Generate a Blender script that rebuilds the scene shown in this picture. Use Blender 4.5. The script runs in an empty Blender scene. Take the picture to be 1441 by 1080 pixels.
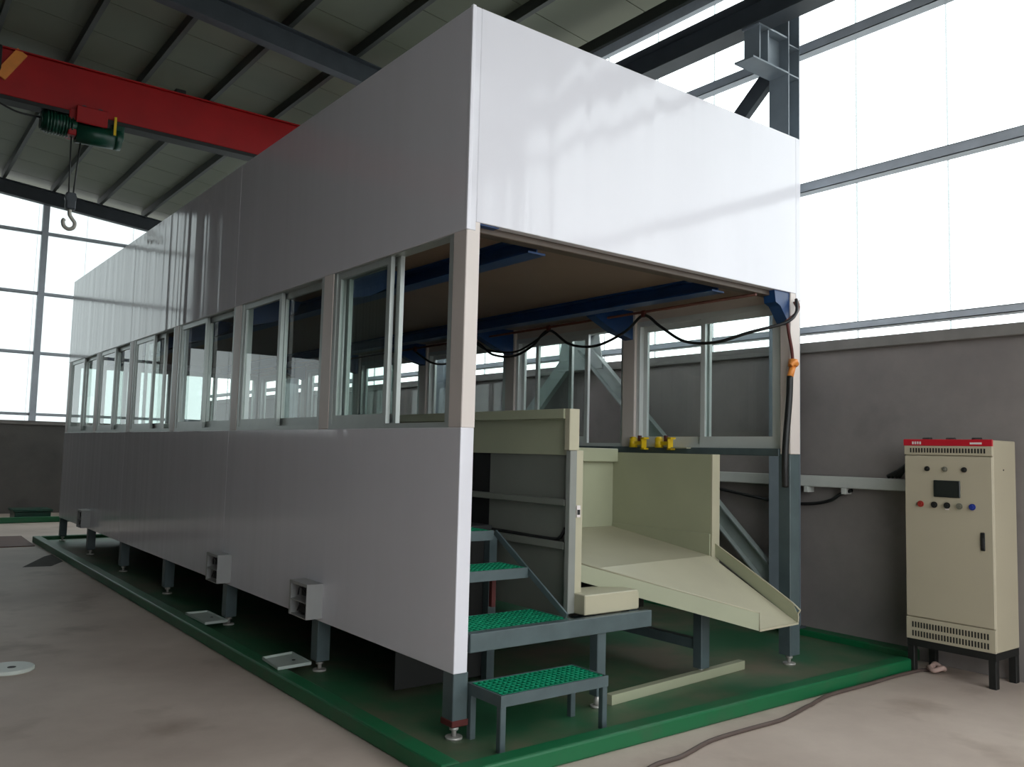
import bpy, bmesh, math, random
from mathutils import Vector, Matrix
random.seed(7)
SC = bpy.context.scene
COL = SC.collection

# ------------------------------------------------------------------ camera
cam_d = bpy.data.cameras.new('camera'); cam = bpy.data.objects.new('camera', cam_d); COL.objects.link(cam)
cam_d.sensor_fit = 'HORIZONTAL'; cam_d.sensor_width = 36.0
cam_d.lens = 36.0 * 1198.52 / 1441.0
cam_d.clip_start = 0.05; cam_d.clip_end = 300
YAW, PITCH, ROLL = 0.6552, 0.0801, 0.0250
F = Vector((math.cos(PITCH)*math.sin(YAW), math.cos(PITCH)*math.cos(YAW), math.sin(PITCH)))
R0 = Vector((math.cos(YAW), -math.sin(YAW), 0)); U0 = R0.cross(F)
R = math.cos(ROLL)*R0 + math.sin(ROLL)*U0; U = -math.sin(ROLL)*R0 + math.cos(ROLL)*U0
cam.matrix_world = Matrix(((R.x, U.x, -F.x, -2.503), (R.y, U.y, -F.y, -3.686), (R.z, U.z, -F.z, 1.482), (0, 0, 0, 1)))
SC.camera = cam

# ------------------------------------------------------------------ sky and exposure
world = bpy.data.worlds.new('overcast_sky'); SC.world = world; world.use_nodes = True
bg = world.node_tree.nodes['Background']
bg.inputs['Color'].default_value = (0.93, 0.975, 1.0, 1); bg.inputs['Strength'].default_value = 3.3
SC.view_settings.view_transform = 'Standard'; SC.view_settings.look = 'None'
SC.view_settings.gamma = 1.0; SC.view_settings.use_curve_mapping = False
SC.view_settings.exposure = 0.0
SC.cycles.max_bounces = 10; SC.cycles.diffuse_bounces = 5; SC.cycles.glossy_bounces = 5
SC.cycles.transparent_max_bounces = 24; SC.cycles.caustics_reflective = False; SC.cycles.caustics_refractive = False

# ------------------------------------------------------------------ materials
def lin(c):
    def f(v):
        v /= 255.0
        return v/12.92 if v <= 0.04045 else ((v+0.055)/1.055)**2.4
    return (f(c[0]), f(c[1]), f(c[2]), 1)

def mat(name, rgb, rough=0.5, metal=0.0, spec=0.5, var=0.12, scale=6.0, bump=0.0, bscale=40.0, stretch=(1, 1, 1)):
    m = bpy.data.materials.new(name); m.use_nodes = True
    nt = m.node_tree; N = nt.nodes; L = nt.links
    b = N['Principled BSDF']
    b.inputs['Roughness'].default_value = rough; b.inputs['Metallic'].default_value = metal
    b.inputs['Specular IOR Level'].default_value = spec
    tc = N.new('ShaderNodeTexCoord'); mp = N.new('ShaderNodeMapping'); mp.inputs['Scale'].default_value = stretch
    L.new(tc.outputs['Object'], mp.inputs['Vector'])
    nz = N.new('ShaderNodeTexNoise'); nz.inputs['Scale'].default_value = scale; nz.inputs['Detail'].default_value = 4
    L.new(mp.outputs['Vector'], nz.inputs['Vector'])
    rmp = N.new('ShaderNodeValToRGB')
    c = lin(rgb)
    rmp.color_ramp.elements[0].position = 0.3; rmp.color_ramp.elements[1].position = 0.7
    rmp.color_ramp.elements[0].color = tuple(v*(1-var) for v in c[:3])+(1,)
    rmp.color_ramp.elements[1].color = tuple(min(1, v*(1+var)) for v in c[:3])+(1,)
    L.new(nz.outputs['Fac'], rmp.inputs['Fac']); L.new(rmp.outputs['Color'], b.inputs['Base Color'])
    if bump:
        n2 = N.new('ShaderNodeTexNoise'); n2.inputs['Scale'].default_value = bscale; n2.inputs['Detail'].default_value = 3
        L.new(mp.outputs['Vector'], n2.inputs['Vector'])
        bp = N.new('ShaderNodeBump'); bp.inputs['Strength'].default_value = bump; bp.inputs['Distance'].default_value = 0.01
        L.new(n2.outputs['Fac'], bp.inputs['Height']); L.new(bp.outputs['Normal'], b.inputs['Normal'])
    m['_bsdf'] = b.name
    return m

def glass_mat(name, tint, ior=1.5, boost=1.0):
    m = bpy.data.materials.new(name); m.use_nodes = True
    nt = m.node_tree; N = nt.nodes; L = nt.links
    N.remove(N['Principled BSDF'])
    out = N['Material Output']
    tr = N.new('ShaderNodeBsdfTransparent'); tr.inputs['Color'].default_value = tint+(1,)
    gl = N.new('ShaderNodeBsdfGlossy'); gl.inputs['Roughness'].default_value = 0.01; gl.inputs['Color'].default_value = (1, 1, 1, 1)
    fr = N.new('ShaderNodeFresnel'); fr.inputs['IOR'].default_value = ior
    mx = N.new('ShaderNodeMixShader')
    ge = N.new('ShaderNodeNewGeometry'); fm = N.new('ShaderNodeMath'); fm.operation = 'SUBTRACT'; fm.inputs[0].default_value = 1.0
    L.new(ge.outputs['Backfacing'], fm.inputs[1]); f2 = N.new('ShaderNodeMath'); f2.operation = 'MULTIPLY'
    L.new(fr.outputs['Fac'], f2.inputs[0]); L.new(fm.outputs[0], f2.inputs[1])
    L.new(f2.outputs[0], mx.inputs['Fac']); L.new(tr.outputs['BSDF'], mx.inputs[1]); L.new(gl.outputs['BSDF'], mx.inputs[2])
    L.new(mx.outputs['Shader'], out.inputs['Surface'])
    return m

def panel_mat(name, rgb):
    """gloss-coated sandwich sheet: slightly oil-canned in vertical flutes"""
    m = mat(name, rgb, rough=0.10, spec=0.5, var=0.015, scale=1.5)
    nt = m.node_tree; N = nt.nodes; L = nt.links; b = N['Principled BSDF']
    tc = N.new('ShaderNodeTexCoord'); sp = N.new('ShaderNodeSeparateXYZ'); L.new(tc.outputs['Object'], sp.inputs['Vector'])
    ad = N.new('ShaderNodeMath'); ad.operation = 'ADD'; L.new(sp.outputs['X'], ad.inputs[0]); L.new(sp.outputs['Y'], ad.inputs[1])
    cb = N.new('ShaderNodeCombineXYZ'); L.new(ad.outputs[0], cb.inputs['X'])
    zs = N.new('ShaderNodeMath'); zs.operation = 'MULTIPLY'; zs.inputs[1].default_value = 0.04
    L.new(sp.outputs['Z'], zs.inputs[0]); L.new(zs.outputs[0], cb.inputs['Y'])
    nz = N.new('ShaderNodeTexNoise'); nz.inputs['Scale'].default_value = 5.0; nz.inputs['Detail'].default_value = 1.5
    L.new(cb.outputs[0], nz.inputs['Vector'])
    bp = N.new('ShaderNodeBump'); bp.inputs['Strength'].default_value = 0.7; bp.inputs['Distance'].default_value = 0.01
    L.new(nz.outputs['Fac'], bp.inputs['Height']); L.new(bp.outputs['Normal'], b.inputs['Normal'])
    return m

def worn_paint(name, paint, under, amount=0.5, scale=1.3, rough=0.45):
    m = bpy.data.materials.new(name); m.use_nodes = True
    nt = m.node_tree; N = nt.nodes; L = nt.links; b = N['Principled BSDF']; b.inputs['Roughness'].default_value = rough
    tc = N.new('ShaderNodeTexCoord')
    nz = N.new('ShaderNodeTexNoise'); nz.inputs['Scale'].default_value = scale; nz.inputs['Detail'].default_value = 6; nz.inputs['Roughness'].default_value = 0.6
    L.new(tc.outputs['Object'], nz.inputs['Vector'])
    rp = N.new('ShaderNodeValToRGB'); rp.color_ramp.elements[0].position = amount-0.10; rp.color_ramp.elements[1].position = amount+0.12
    rp.color_ramp.elements[0].color = lin(paint); rp.color_ramp.elements[1].color = lin(under)
    L.new(nz.outputs['Fac'], rp.inputs['Fac']); L.new(rp.outputs['Color'], b.inputs['Base Color'])
    return m

def concrete_mat(name, a, c, stain, rough=0.55):
    m = bpy.data.materials.new(name); m.use_nodes = True
    nt = m.node_tree; N = nt.nodes; L = nt.links; b = N['Principled BSDF']; b.inputs['Roughness'].default_value = rough
    b.inputs['Specular IOR Level'].default_value = 0.35
    tc = N.new('ShaderNodeTexCoord')
    n1 = N.new('ShaderNodeTexNoise'); n1.inputs['Scale'].default_value = 0.55; n1.inputs['Detail'].default_value = 7; n1.inputs['Roughness'].default_value = 0.62
    L.new(tc.outputs['Object'], n1.inputs['Vector'])
    r1 = N.new('ShaderNodeValToRGB'); r1.color_ramp.elements[0].position = 0.35; r1.color_ramp.elements[1].position = 0.68
    r1.color_ramp.elements[0].color = lin(a); r1.color_ramp.elements[1].color = lin(c)
    L.new(n1.outputs['Fac'], r1.inputs['Fac'])
    n2 = N.new('ShaderNodeTexNoise'); n2.inputs['Scale'].default_value = 1.7; n2.inputs['Detail'].default_value = 5
    L.new(tc.outputs['Object'], n2.inputs['Vector'])
    r2 = N.new('ShaderNodeValToRGB'); r2.color_ramp.elements[0].position = 0.60; r2.color_ramp.elements[1].position = 0.78
    r2.color_ramp.elements[0].color = (0, 0, 0, 1); r2.color_ramp.elements[1].color = (0.55, 0.55, 0.55, 1)
    L.new(n2.outputs['Fac'], r2.inputs['Fac'])
    mx = N.new('ShaderNodeMix'); mx.data_type = 'RGBA'
    L.new(r2.outputs['Color'], mx.inputs['Factor']); L.new(r1.outputs['Color'], mx.inputs[6]); mx.inputs[7].default_value = lin(stain)
    L.new(mx.outputs[2], b.inputs['Base Color'])
    n3 = N.new('ShaderNodeTexNoise'); n3.inputs['Scale'].default_value = 30; n3.inputs['Detail'].default_value = 4
    L.new(tc.outputs['Object'], n3.inputs['Vector'])
    bp = N.new('ShaderNodeBump'); bp.inputs['Strength'].default_value = 0.12; bp.inputs['Distance'].default_value = 0.01
    L.new(n3.outputs['Fac'], bp.inputs['Height']); L.new(bp.outputs['Normal'], b.inputs['Normal'])
    return m

M = {
 'panel': panel_mat('white_gloss_panel', (224, 222, 228)),
 'panel_core': mat('white_panel_edge', (226, 224, 230), 0.35, var=0.02),
 'post': mat('beige_post_cladding', (214, 203, 196), 0.4, var=0.04, stretch=(1, 1, 0.2)),
 'soffit': mat('beige_soffit', (128, 108, 92), 0.5, var=0.06, scale=2),
 'soffit_dark': mat('brown_edge_trim', (84, 72, 62), 0.5, var=0.06), 'alu_lit': mat('lit_aluminium', (214, 218, 216), 0.32, 0.2, var=0.03),  # lit copy of the frame aluminium, brightness of right windows put in its colour
 'alu': mat('aluminium_frame', (170, 176, 172), 0.32, 0.35, var=0.05),
 'glass': glass_mat('window_glass', (0.88, 0.92, 0.905)),
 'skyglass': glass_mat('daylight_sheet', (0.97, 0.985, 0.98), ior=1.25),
 'skyglass_dim': glass_mat('dimmed_daylight_sheet', (0.60, 0.625, 0.62), ior=1.25), 'seam': glass_mat('sheet_overlap', (0.52, 0.535, 0.535), ior=1.1),  # dim tint holds back the sky light and its reflection in the panels
 'legpaint': mat('blue_grey_steel_paint', (78, 91, 93), 0.42, var=0.12, scale=9),
 'blue': mat('blue_steel_paint', (16, 56, 104), 0.4, var=0.15),
 'palegreen': mat('pale_green_sheet', (162, 164, 138), 0.42, var=0.05, scale=3),
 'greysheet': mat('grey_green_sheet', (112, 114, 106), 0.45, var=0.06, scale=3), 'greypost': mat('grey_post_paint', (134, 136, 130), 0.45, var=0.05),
 'palebox': mat('cream_sheet', (178, 172, 148), 0.42, var=0.05, scale=3),
 'greengrp': mat('green_grating', (8, 140, 100), 0.45, var=0.2, scale=20),
 'curb': worn_paint('green_curb_paint', (14, 96, 56), (56, 88, 62), 0.62, 2.0),
 'tray': worn_paint('worn_green_floor_paint', (44, 98, 66), (112, 104, 86), 0.52, 0.9),
 'concrete': concrete_mat('concrete_floor', (182, 165, 153), (214, 198, 185), (128, 108, 90)),
 'outside': concrete_mat('yard_concrete', (140, 140, 136), (165, 164, 160), (120, 118, 112)),
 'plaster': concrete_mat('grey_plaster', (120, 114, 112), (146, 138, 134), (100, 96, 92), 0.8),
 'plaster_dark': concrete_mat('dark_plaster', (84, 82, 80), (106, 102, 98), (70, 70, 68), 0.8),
 'ledge': mat('concrete_sill', (128, 124, 120), 0.8, var=0.1),
 'roof': mat('grey_roof_sheet', (106, 110, 92), 0.55, var=0.06, scale=1.2),
 'steel': mat('dark_grey_steel', (64, 70, 76), 0.5, var=0.12, scale=5),
 'girt': mat('grey_zinc_steel', (186, 193, 202), 0.45, 0.0, var=0.08),
 'purlin': mat('purlin_steel', (50, 54, 50), 0.5, var=0.1),
 'brace': mat('pale_grey_brace', (150, 160, 156), 0.5, var=0.06),
 'red': mat('crane_red_paint', (160, 14, 18), 0.4, var=0.1, scale=3),
 'hoistgreen': mat('hoist_green_paint', (8, 62, 46), 0.35, var=0.15),
 'orange': mat('orange_plastic', (226, 140, 62), 0.45, var=0.1),
 'yellow': mat('yellow_plastic', (224, 186, 26), 0.4, var=0.08),
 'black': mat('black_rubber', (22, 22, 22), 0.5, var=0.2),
 'rope': mat('steel_rope', (60, 62, 60), 0.5, 0.3),
 'hook': mat('forged_hook', (190, 186, 176), 0.45, 0.3),
 'cabinet': mat('cream_cabinet_paint', (186, 176, 152), 0.45, var=0.03, scale=2),
 'cabred': mat('red_header_film', (190, 20, 40), 0.4, var=0.05),
 'print': mat('white_print', (225, 215, 212), 0.5, var=0.03),
 'screen': mat('dark_screen', (38, 42, 40), 0.15, var=0.05),
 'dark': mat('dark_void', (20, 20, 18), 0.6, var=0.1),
 'bluebtn': mat('blue_button', (32, 52, 140), 0.4), 'redbtn': mat('red_button', (160, 44, 34), 0.4),
 'greybtn': mat('grey_button', (112, 110, 96), 0.4), 'chrome': mat('chrome_bezel', (180, 180, 172), 0.25, 0.8),
  'boxgrey': mat('grey_box_paint', (158, 158, 156), 0.45, var=0.05), 'columnpaint': mat('grey_column_paint', (122, 132, 140), 0.45, var=0.08),
 'traywhite': mat('pale_conduit', (196, 198, 192), 0.45, var=0.05),
 'copper': mat('brown_cable', (92, 48, 34), 0.5), 'foot': mat('zinc_foot', (190, 186, 180), 0.4, 0.4),
 'rust': mat('rust_primer', (84, 30, 26), 0.6), 'plate': mat('grey_cover_plate', (176, 186, 178), 0.45, var=0.05),
 'deck': mat('dark_deck', (40, 42, 42), 0.6), 'belt': mat('conveyor_belt', (24, 26, 25), 0.6),
 'brownmat': mat('brown_floor_plate', (96, 66, 56), 0.7, var=0.15), 'disc': mat('white_disc', (206, 212, 204), 0.4, var=0.03),
 'corr': mat('grey_corrugated_steel', (92, 96, 98), 0.5, var=0.06, scale=2),
}

# ------------------------------------------------------------------ mesh helpers
ROOT = {}
def box(bm, lo, hi, bev=0.0, seg=1):
    x0, y0, z0 = [min(a, b) for a, b in zip(lo, hi)]; x1, y1, z1 = [max(a, b) for a, b in zip(lo, hi)]
    v = [bm.verts.new(p) for p in ((x0,y0,z0),(x1,y0,z0),(x1,y1,z0),(x0,y1,z0),(x0,y0,z1),(x1,y0,z1),(x1,y1,z1),(x0,y1,z1))]
    fs = [bm.faces.new([v[i] for i in q]) for q in ((3,2,1,0),(4,5,6,7),(0,1,5,4),(1,2,6,5),(2,3,7,6),(3,0,4,7))]
    if bev:
        bev = min(bev, 0.45*min(x1-x0, y1-y0, z1-z0))
        es = list({e for f in fs for e in f.edges})
        bmesh.ops.bevel(bm, geom=es, offset=bev, segments=seg, affect='EDGES', profile=0.5)

def bar(bm, p0, p1, w, h, up=(0, 0, 1)):
    """rectangular bar from p0 to p1, w across, h along up"""
    p0 = Vector(p0); p1 = Vector(p1); d = (p1-p0).normalized(); up = Vector(up)
    s = d.cross(up).normalized(); u = s.cross(d)
    vs = []
    for p in (p0, p1):
        for a, b in ((-1,-1),(1,-1),(1,1),(-1,1)): vs.append(bm.verts.new(p + s*a*w/2 + u*b*h/2))
    for q in ((0,1,2,3),(7,6,5,4),(0,4,5,1),(1,5,6,2),(2,6,7,3),(3,7,4,0)): bm.faces.new([vs[i] for i in q])

def ibeam(bm, p0, p1, h, w, tf=0.012, tw=0.008, up=(0, 0, 1)):
    p0 = Vector(p0); p1 = Vector(p1); d = (p1-p0).normalized(); up = Vector(up)
    s = d.cross(up).normalized(); u = s.cross(d)
    bar(bm, p0+u*(h/2-tf/2), p1+u*(h/2-tf/2), w, tf, up); bar(bm, p0-u*(h/2-tf/2), p1-u*(h/2-tf/2), w, tf, up)
    bar(bm, p0, p1, tw, h-2*tf, up)

def chan(bm, p0, p1, h, w, t=0.004, up=(0, 0, 1), flip=1):
    p0 = Vector(p0); p1 = Vector(p1); d = (p1-p0).normalized(); up = Vector(up)
    s = d.cross(up).normalized()*flip; u = s.cross(d)*flip
    bar(bm, p0, p1, t, h, up)
    for k in (-1, 1):
        o = u*(k*(h/2-t/2)) + s*(w/2)
        bar(bm, p0+o, p1+o, w, t, up)

def prism(bm, poly, axis, a, b):
    """poly: 2-D points; axis 0,1,2 the extrusion axis between a and b"""
    def P(q, t):
        return [(t, q[0], q[1]), (q[0], t, q[1]), (q[0], q[1], t)][axis]
    A = [bm.verts.new(P(q, a)) for q in poly]; B = [bm.verts.new(P(q, b)) for q in poly]
    n = len(poly)
    bm.faces.new(A); bm.faces.new(B[::-1])
    for i in range(n): bm.faces.new((A[i], B[i], B[(i+1) % n], A[(i+1) % n]))

def cyl(bm, p0, p1, r, n=16, r1=None, cap=True):
    p0 = Vector(p0); p1 = Vector(p1); d = (p1-p0).normalized()
    a = d.orthogonal().normalized(); b = d.cross(a); r1 = r if r1 is None else r1
    A = [bm.verts.new(p0+(a*math.cos(2*math.pi*i/n)+b*math.sin(2*math.pi*i/n))*r) for i in range(n)]
    B = [bm.verts.new(p1+(a*math.cos(2*math.pi*i/n)+b*math.sin(2*math.pi*i/n))*r1) for i in range(n)]
    for i in range(n): bm.faces.new((A[i], A[(i+1) % n], B[(i+1) % n], B[i])).smooth = True
    if cap: bm.faces.new(A[::-1]); bm.faces.new(B)

def smooth_path(pts, sub=6):
    P = [Vector(p) for p in pts]
    if len(P) < 3: return P
    out = []
    for i in range(len(P)-1):
        p0 = P[max(i-1, 0)]; p1 = P[i]; p2 = P[i+1]; p3 = P[min(i+2, len(P)-1)]
        for k in range(sub):
            t = k/sub
            out.append(0.5*((2*p1)+(p2-p0)*t+(2*p0-5*p1+4*p2-p3)*t*t+(3*p1-p0-3*p2+p3)*t**3))
    out.append(P[-1]); return out

def tube(bm, pts, r, n=8, sub=6):
    P = smooth_path(pts, sub); rings = []
    a = None
    for i, p in enumerate(P):
        d = (P[min(i+1, len(P)-1)]-P[max(i-1, 0)]).normalized()
        if a is None: a = d.orthogonal().normalized()
        a = (a - d*a.dot(d)).normalized(); b = d.cross(a)
        rings.append([bm.verts.new(p+(a*math.cos(2*math.pi*k/n)+b*math.sin(2*math.pi*k/n))*r) for k in range(n)])
    for A, B in zip(rings, rings[1:]):
        for k in range(n): bm.faces.new((A[k], A[(k+1) % n], B[(k+1) % n], B[k])).smooth = True
    bm.faces.new(rings[0][::-1]); bm.faces.new(rings[-1])

def hull4(bm, a, b, c, d, t):
    """thin plate through four points (a,b,c,d in order), thickened by vector t"""
    t = Vector(t); q = [Vector(p) for p in (a, b, c, d)]
    A = [bm.verts.new(p) for p in q]; B = [bm.verts.new(p+t) for p in q]
    bm.faces.new(A); bm.faces.new(B[::-1])
    for i in range(4): bm.faces.new((A[i], B[i], B[(i+1) % 4], A[(i+1) % 4]))

def finish(name, bm, m, off):
    bmesh.ops.recalc_face_normals(bm, faces=bm.faces[:])
    bmesh.ops.translate(bm, verts=bm.verts[:], vec=-off)
    me = bpy.data.meshes.new(name); bm.to_mesh(me); bm.free()
    if m: me.materials.append(M[m] if isinstance(m, str) else m)
    return me

def obj(name, fn, m, parent=None, **props):
    """fn(bm) draws in world coordinates; the part is linked under parent"""
    bm = bmesh.new(); fn(bm)
    off = ROOT[parent.name] if parent else None
    if off is None:
        xs = [v.co for v in bm.verts]
        off = Vector((sum(p.x for p in xs)/len(xs), sum(p.y for p in xs)/len(xs), min(p.z for p in xs)))
    me = finish(name, bm, m, off)
    o = bpy.data.objects.new(name, me); COL.objects.link(o)
    if parent: o.parent = parent; ROOT[o.name] = off
    else: o.location = off; ROOT[o.name] = off
    for k, v in props.items(): o[k] = v
    return o

def thing(name, label, cat, loc=(0, 0, 0), group=None, kind=None):
    o = bpy.data.objects.new(name, None); COL.objects.link(o); o.location = loc; ROOT[o.name] = Vector(loc)
    o.empty_display_size = 0.1
    if label: o['label'] = label
    if cat: o['category'] = cat
    if group: o['group'] = group
    if kind: o['kind'] = kind
    return o

def tag(o, label, cat, group=None):
    o['label'] = label; o['category'] = cat
    if group: o['group'] = group
    return o

def copy_part(o, parent, dloc):
    """another object sharing o's mesh, moved by dloc"""
    c = o.copy(); COL.objects.link(c); c.parent = parent; c.location = Vector(o.location)+Vector(dloc)
    ROOT[c.name] = ROOT[o.name]
    return c

B = box
def one(*a, **k): return lambda bm: box(bm, *a, **k)

# ------------------------------------------------------------------ shell of the hall
XW, YB, YF, XL, G = 4.1, 16.6, -5.5, -7.2, -0.04
SILL, SILLB = 2.50, 1.88
def under(x): return 6.50-0.1*x                 # underside of the rafters

obj('floor', one((XL-.1, YF-.1, G-.2), (XW+.1, YB+.1, G)), 'concrete', kind='structure')
obj('ground', one((-60, -60, G-.5), (60, 60, G-.25)), 'outside', kind='structure')
wr = obj('wall_right', one((XW, YF, G-.1), (XW+.2, YB, SILL-.09)), 'plaster', kind='structure')
obj('ledge', one((XW-.05, YF+.01, SILL-.09), (XW+.2, YB-.01, SILL), bev=.006), 'ledge', wr)
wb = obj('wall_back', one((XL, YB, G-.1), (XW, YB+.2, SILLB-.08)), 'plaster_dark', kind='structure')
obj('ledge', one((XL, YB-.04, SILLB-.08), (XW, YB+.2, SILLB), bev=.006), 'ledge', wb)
obj('upper_cladding', one((XL, YB+.02, 3.72), (-3.55, YB+.1, 7.6)), 'corr', wb)
wf = obj('wall_front', one((XL, YF-.2, G-.1), (-3.4, YF, 7.0)), 'plaster', kind='structure')   # gateway stands open between the two piers
obj('pier', one((3.75, YF-.2, G-.1), (XW, YF, 6.3)), 'plaster', wf)
obj('lintel', one((-3.4, YF-.15, 4.9), (3.75, YF-.02, 5.2)), 'steel', wf)
def corrugated(bm):
    n = 130; L0 = YB-YF
    for i in range(n):
        y = YF+L0*i/n; box(bm, (XL-.05, y+.02, G), (XL+(.03 if i % 2 else 0), y+L0/n, 7.6))
wl = obj('wall_left', one((XL-.2, YF, G-.1), (XL-.04, YB, 7.7)), 'corr', kind='structure')
obj('corrugated_cladding', corrugated, 'corr', wl, kind='stuff')

# roof: sheets running down the slope, purlins under them
PT = 0.14
ceil = thing('ceiling', None, None, (0, 0, 6.8), kind='structure')
def slab(bm, x0, x1, y0, y1, dz, t):
    vs = []
    for y in (y0, y1):
        for x, z in ((x0, 0), (x1, 0), (x1, t), (x0, t)): vs.append(bm.verts.new((x, y, under(x)+dz+z)))
    for q in ((0,1,2,3),(7,6,5,4),(0,4,5,1),(1,5,6,2),(2,6,7,3),(3,7,4,0)): bm.faces.new([vs[i] for i in q])
SW = 0.95
sh = obj('roof_sheet', lambda bm: (slab(bm, XL-.3, XW+.35, 0, SW-.012, .30+PT, .03), slab(bm, XL-.3, XW+.35, -.02, .02, .30+PT+.012, .05)), 'roof', ceil)
y = YF-.2-SW
k = 0
while y < YB+.3:
    y += SW
    if k == 0: sh.location = (0, y, 0)
    else: copy_part(sh, ceil, (0, y-(YF-.2), 0))
    k += 1
sh.location = (0, YF-.2, 0)
PX = [3.27-0.925*i for i in range(12)]
pu = obj('purlin', lambda bm: chan(bm, (0, YF, .3+PT/2), (0, YB, .3+PT/2), PT, .06, .006), 'purlin', None)
pu.parent = ceil; pu.location = (PX[0], (YF+YB)/2, under(PX[0])-6.8+.3)
for x in PX[1:]:
    c = pu.copy(); COL.objects.link(c); c.location = (x, (YF+YB)/2, under(x)-6.8+.3)
obj('eave_beam', lambda bm: chan(bm, (XW-.06, YF, 6.26), (XW-.06, YB, 6.26), .13, .06, .006), 'purlin', ceil)
obj('eave_trim', one((XW-.02, YF, 6.08), (XW+.05, YB, 6.19)), 'girt', ceil)

# daylight walls ---------------------------------------------------
def daylight(name, axis, fixed, a0, a1, z0, ztop, girts, pitch, posts=(), sgn=1, start=None, sheet='skyglass'):
    """window wall of tall plastic sheets with batten seams and horizontal girts on the inside"""
    w = thing(name, None, None, (fixed, (a0+a1)/2, z0) if axis == 1 else ((a0+a1)/2, fixed, z0), kind='structure')
    def bx(lo, hi):
        (u0, n0, zz0), (u1, n1, zz1) = lo, hi
        return ((n0, u0, zz0), (n1, u1, zz1)) if axis == 1 else ((u0, n0, zz0), (u1, n1, zz1))
    n = int(round((a1-a0)/pitch)); u = a0 if start is None else start
    pane = bar_ = None; p0 = None
    edges = []
    while u < a1-.05:
        u2 = min(u+pitch, a1); edges.append((max(u, a0), u2)); u += pitch
    for i, (e0, e1) in enumerate(edges):
        zt = ztop(e0 if axis == 0 else 0) if callable(ztop) else ztop
        if not callable(ztop) and pane is not None and abs((e1-e0)-(p0[1]-p0[0])) < 1e-4:
            d = (0, e0-p0[0], 0) if axis == 1 else (e0-p0[0], 0, 0)
            copy_part(pane, w, d); copy_part(bar_, w, d)
        else:
            pn = obj('pane', one(*bx((e0+.003, fixed+.05*sgn, z0), (e1-.003, fixed+.055*sgn, zt))), sheet, w)
            br = obj('glazing_bar', one(*bx((e0-.004, fixed+.044*sgn, z0), (e0+.004, fixed+.062*sgn, zt))), 'seam', w)
            if abs((e1-e0)-pitch) < 1e-4: pane, bar_, p0 = pn, br, (e0, e1)
    for g0, g1 in girts:
        def gf(bm, g0=g0, g1=g1):
            n0, n1 = fixed-.07*sgn, fixed+.035*sgn
            B(bm, *bx((a0, n0, g0), (a1, n0+.006*sgn, g1))); B(bm, *bx((a0, n0, g0), (a1, n1, g0+.006))); B(bm, *bx((a0, n0, g1-.006), (a1, n1, g1)))
        obj('girt', gf, 'girt', w)
    for p in posts:
        obj('mullion', one(*bx((p-.06, fixed-.10*sgn, z0), (p+.06, fixed+.03*sgn, (ztop(p) if callable(ztop) else ztop)-.02))), 'girt', w)
    return w
daylight('window_1', 1, XW, YF, YB, SILL, 6.15, [(2.575, 2.635), (3.845, 3.93), (5.12, 5.21)], 0.77, start=0.196-0.77*8)
def tb(x): return under(x)+.25
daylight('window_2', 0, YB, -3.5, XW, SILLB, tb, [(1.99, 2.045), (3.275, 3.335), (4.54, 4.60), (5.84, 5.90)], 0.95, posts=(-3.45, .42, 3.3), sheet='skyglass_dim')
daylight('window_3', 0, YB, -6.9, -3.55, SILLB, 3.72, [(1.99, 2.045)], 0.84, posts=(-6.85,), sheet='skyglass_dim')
daylight('window_4', 0, YF, -3.4, 3.75, 5.2, tb, [(5.84, 5.90)], 0.95, sgn=-1)

# steel frame -------------------------------------------------------
def rafter(y, label, h=.30):
    def f(bm):
        ibeam(bm, (XL, y, under(XL)+h/2), (3.95, y, under(3.95)+h/2), h, .16, .014, .01)
    return tag(obj('rafter', f, 'steel'), label, 'rafter', 'roof rafters')
rafter(16.42, 'dark steel rafter along the top of the far window wall')
rafter(10.0, 'dark steel rafter just behind the red crane girder')
rafter(6.2, 'dark steel rafter crossing the roof in front of the crane, above the white cabin')
rafter(0.75, 'dark steel rafter on the near braced column'); rafter(-4.65, 'dark steel rafter behind the viewer')
def column(y, label, zb=.05):
    t = thing('steel_column', label, 'column', (3.915, y, zb), 'right wall columns')
    obj('shaft', lambda bm: (B(bm, (3.83, y-.10, zb), (3.842, y+.10, 6.06)), B(bm, (3.988, y-.10, zb), (4.0, y+.10, 6.06)), B(bm, (3.842, y-.005, zb), (3.988, y+.005, 6.06))), 'columnpaint', t)
    def corbel(bm):
        B(bm, (3.33, y-.10, 4.885), (3.83, y+.10, 4.90)); B(bm, (3.42, y-.09, 5.21), (3.83, y+.09, 5.225)); B(bm, (3.45, y-.005, 4.90), (3.83, y+.005, 5.21))
        B(bm, (3.842, y-.10, 4.88), (3.988, y+.10, 4.892)); B(bm, (3.842, y-.10, 5.15), (3.988, y+.10, 5.162))
        B(bm, (3.44, y-.08, 4.90), (3.454, y+.08, 5.21)); B(bm, (3.56, y-.08, 4.90), (3.574, y+.08, 5.21))
    obj('bracket', corbel, 'columnpaint', t)
    obj('base_plate', one((3.80, y-.13, zb), (4.03, y+.13, zb+.015)), 'steel', t)
    return t
column(.75, 'dark grey H column with crane bracket rising behind the cabin front corner')
column(6.2, 'dark grey H column against the right wall behind the middle of the cabin')
column(11.4, 'dark grey H column at the far end of the right wall', G); column(-4.65, 'dark grey H column on the right wall behind the viewer', G)
tag(obj('runway_beam', lambda bm: ibeam(bm, (3.5, YF+.1, 5.35), (3.5, YB-.1, 5.35), .25, .20, .016, .01), 'steel'), 'dark crane runway beam running along the right wall on column brackets', 'beam')
tag(obj('runway_beam', lambda bm: ibeam(bm, (-6.6, YF+.1, 5.35), (-6.6, YB-.1, 5.35), .25, .20, .016, .01), 'steel'), 'dark crane runway beam along the left wall', 'beam')
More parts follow.
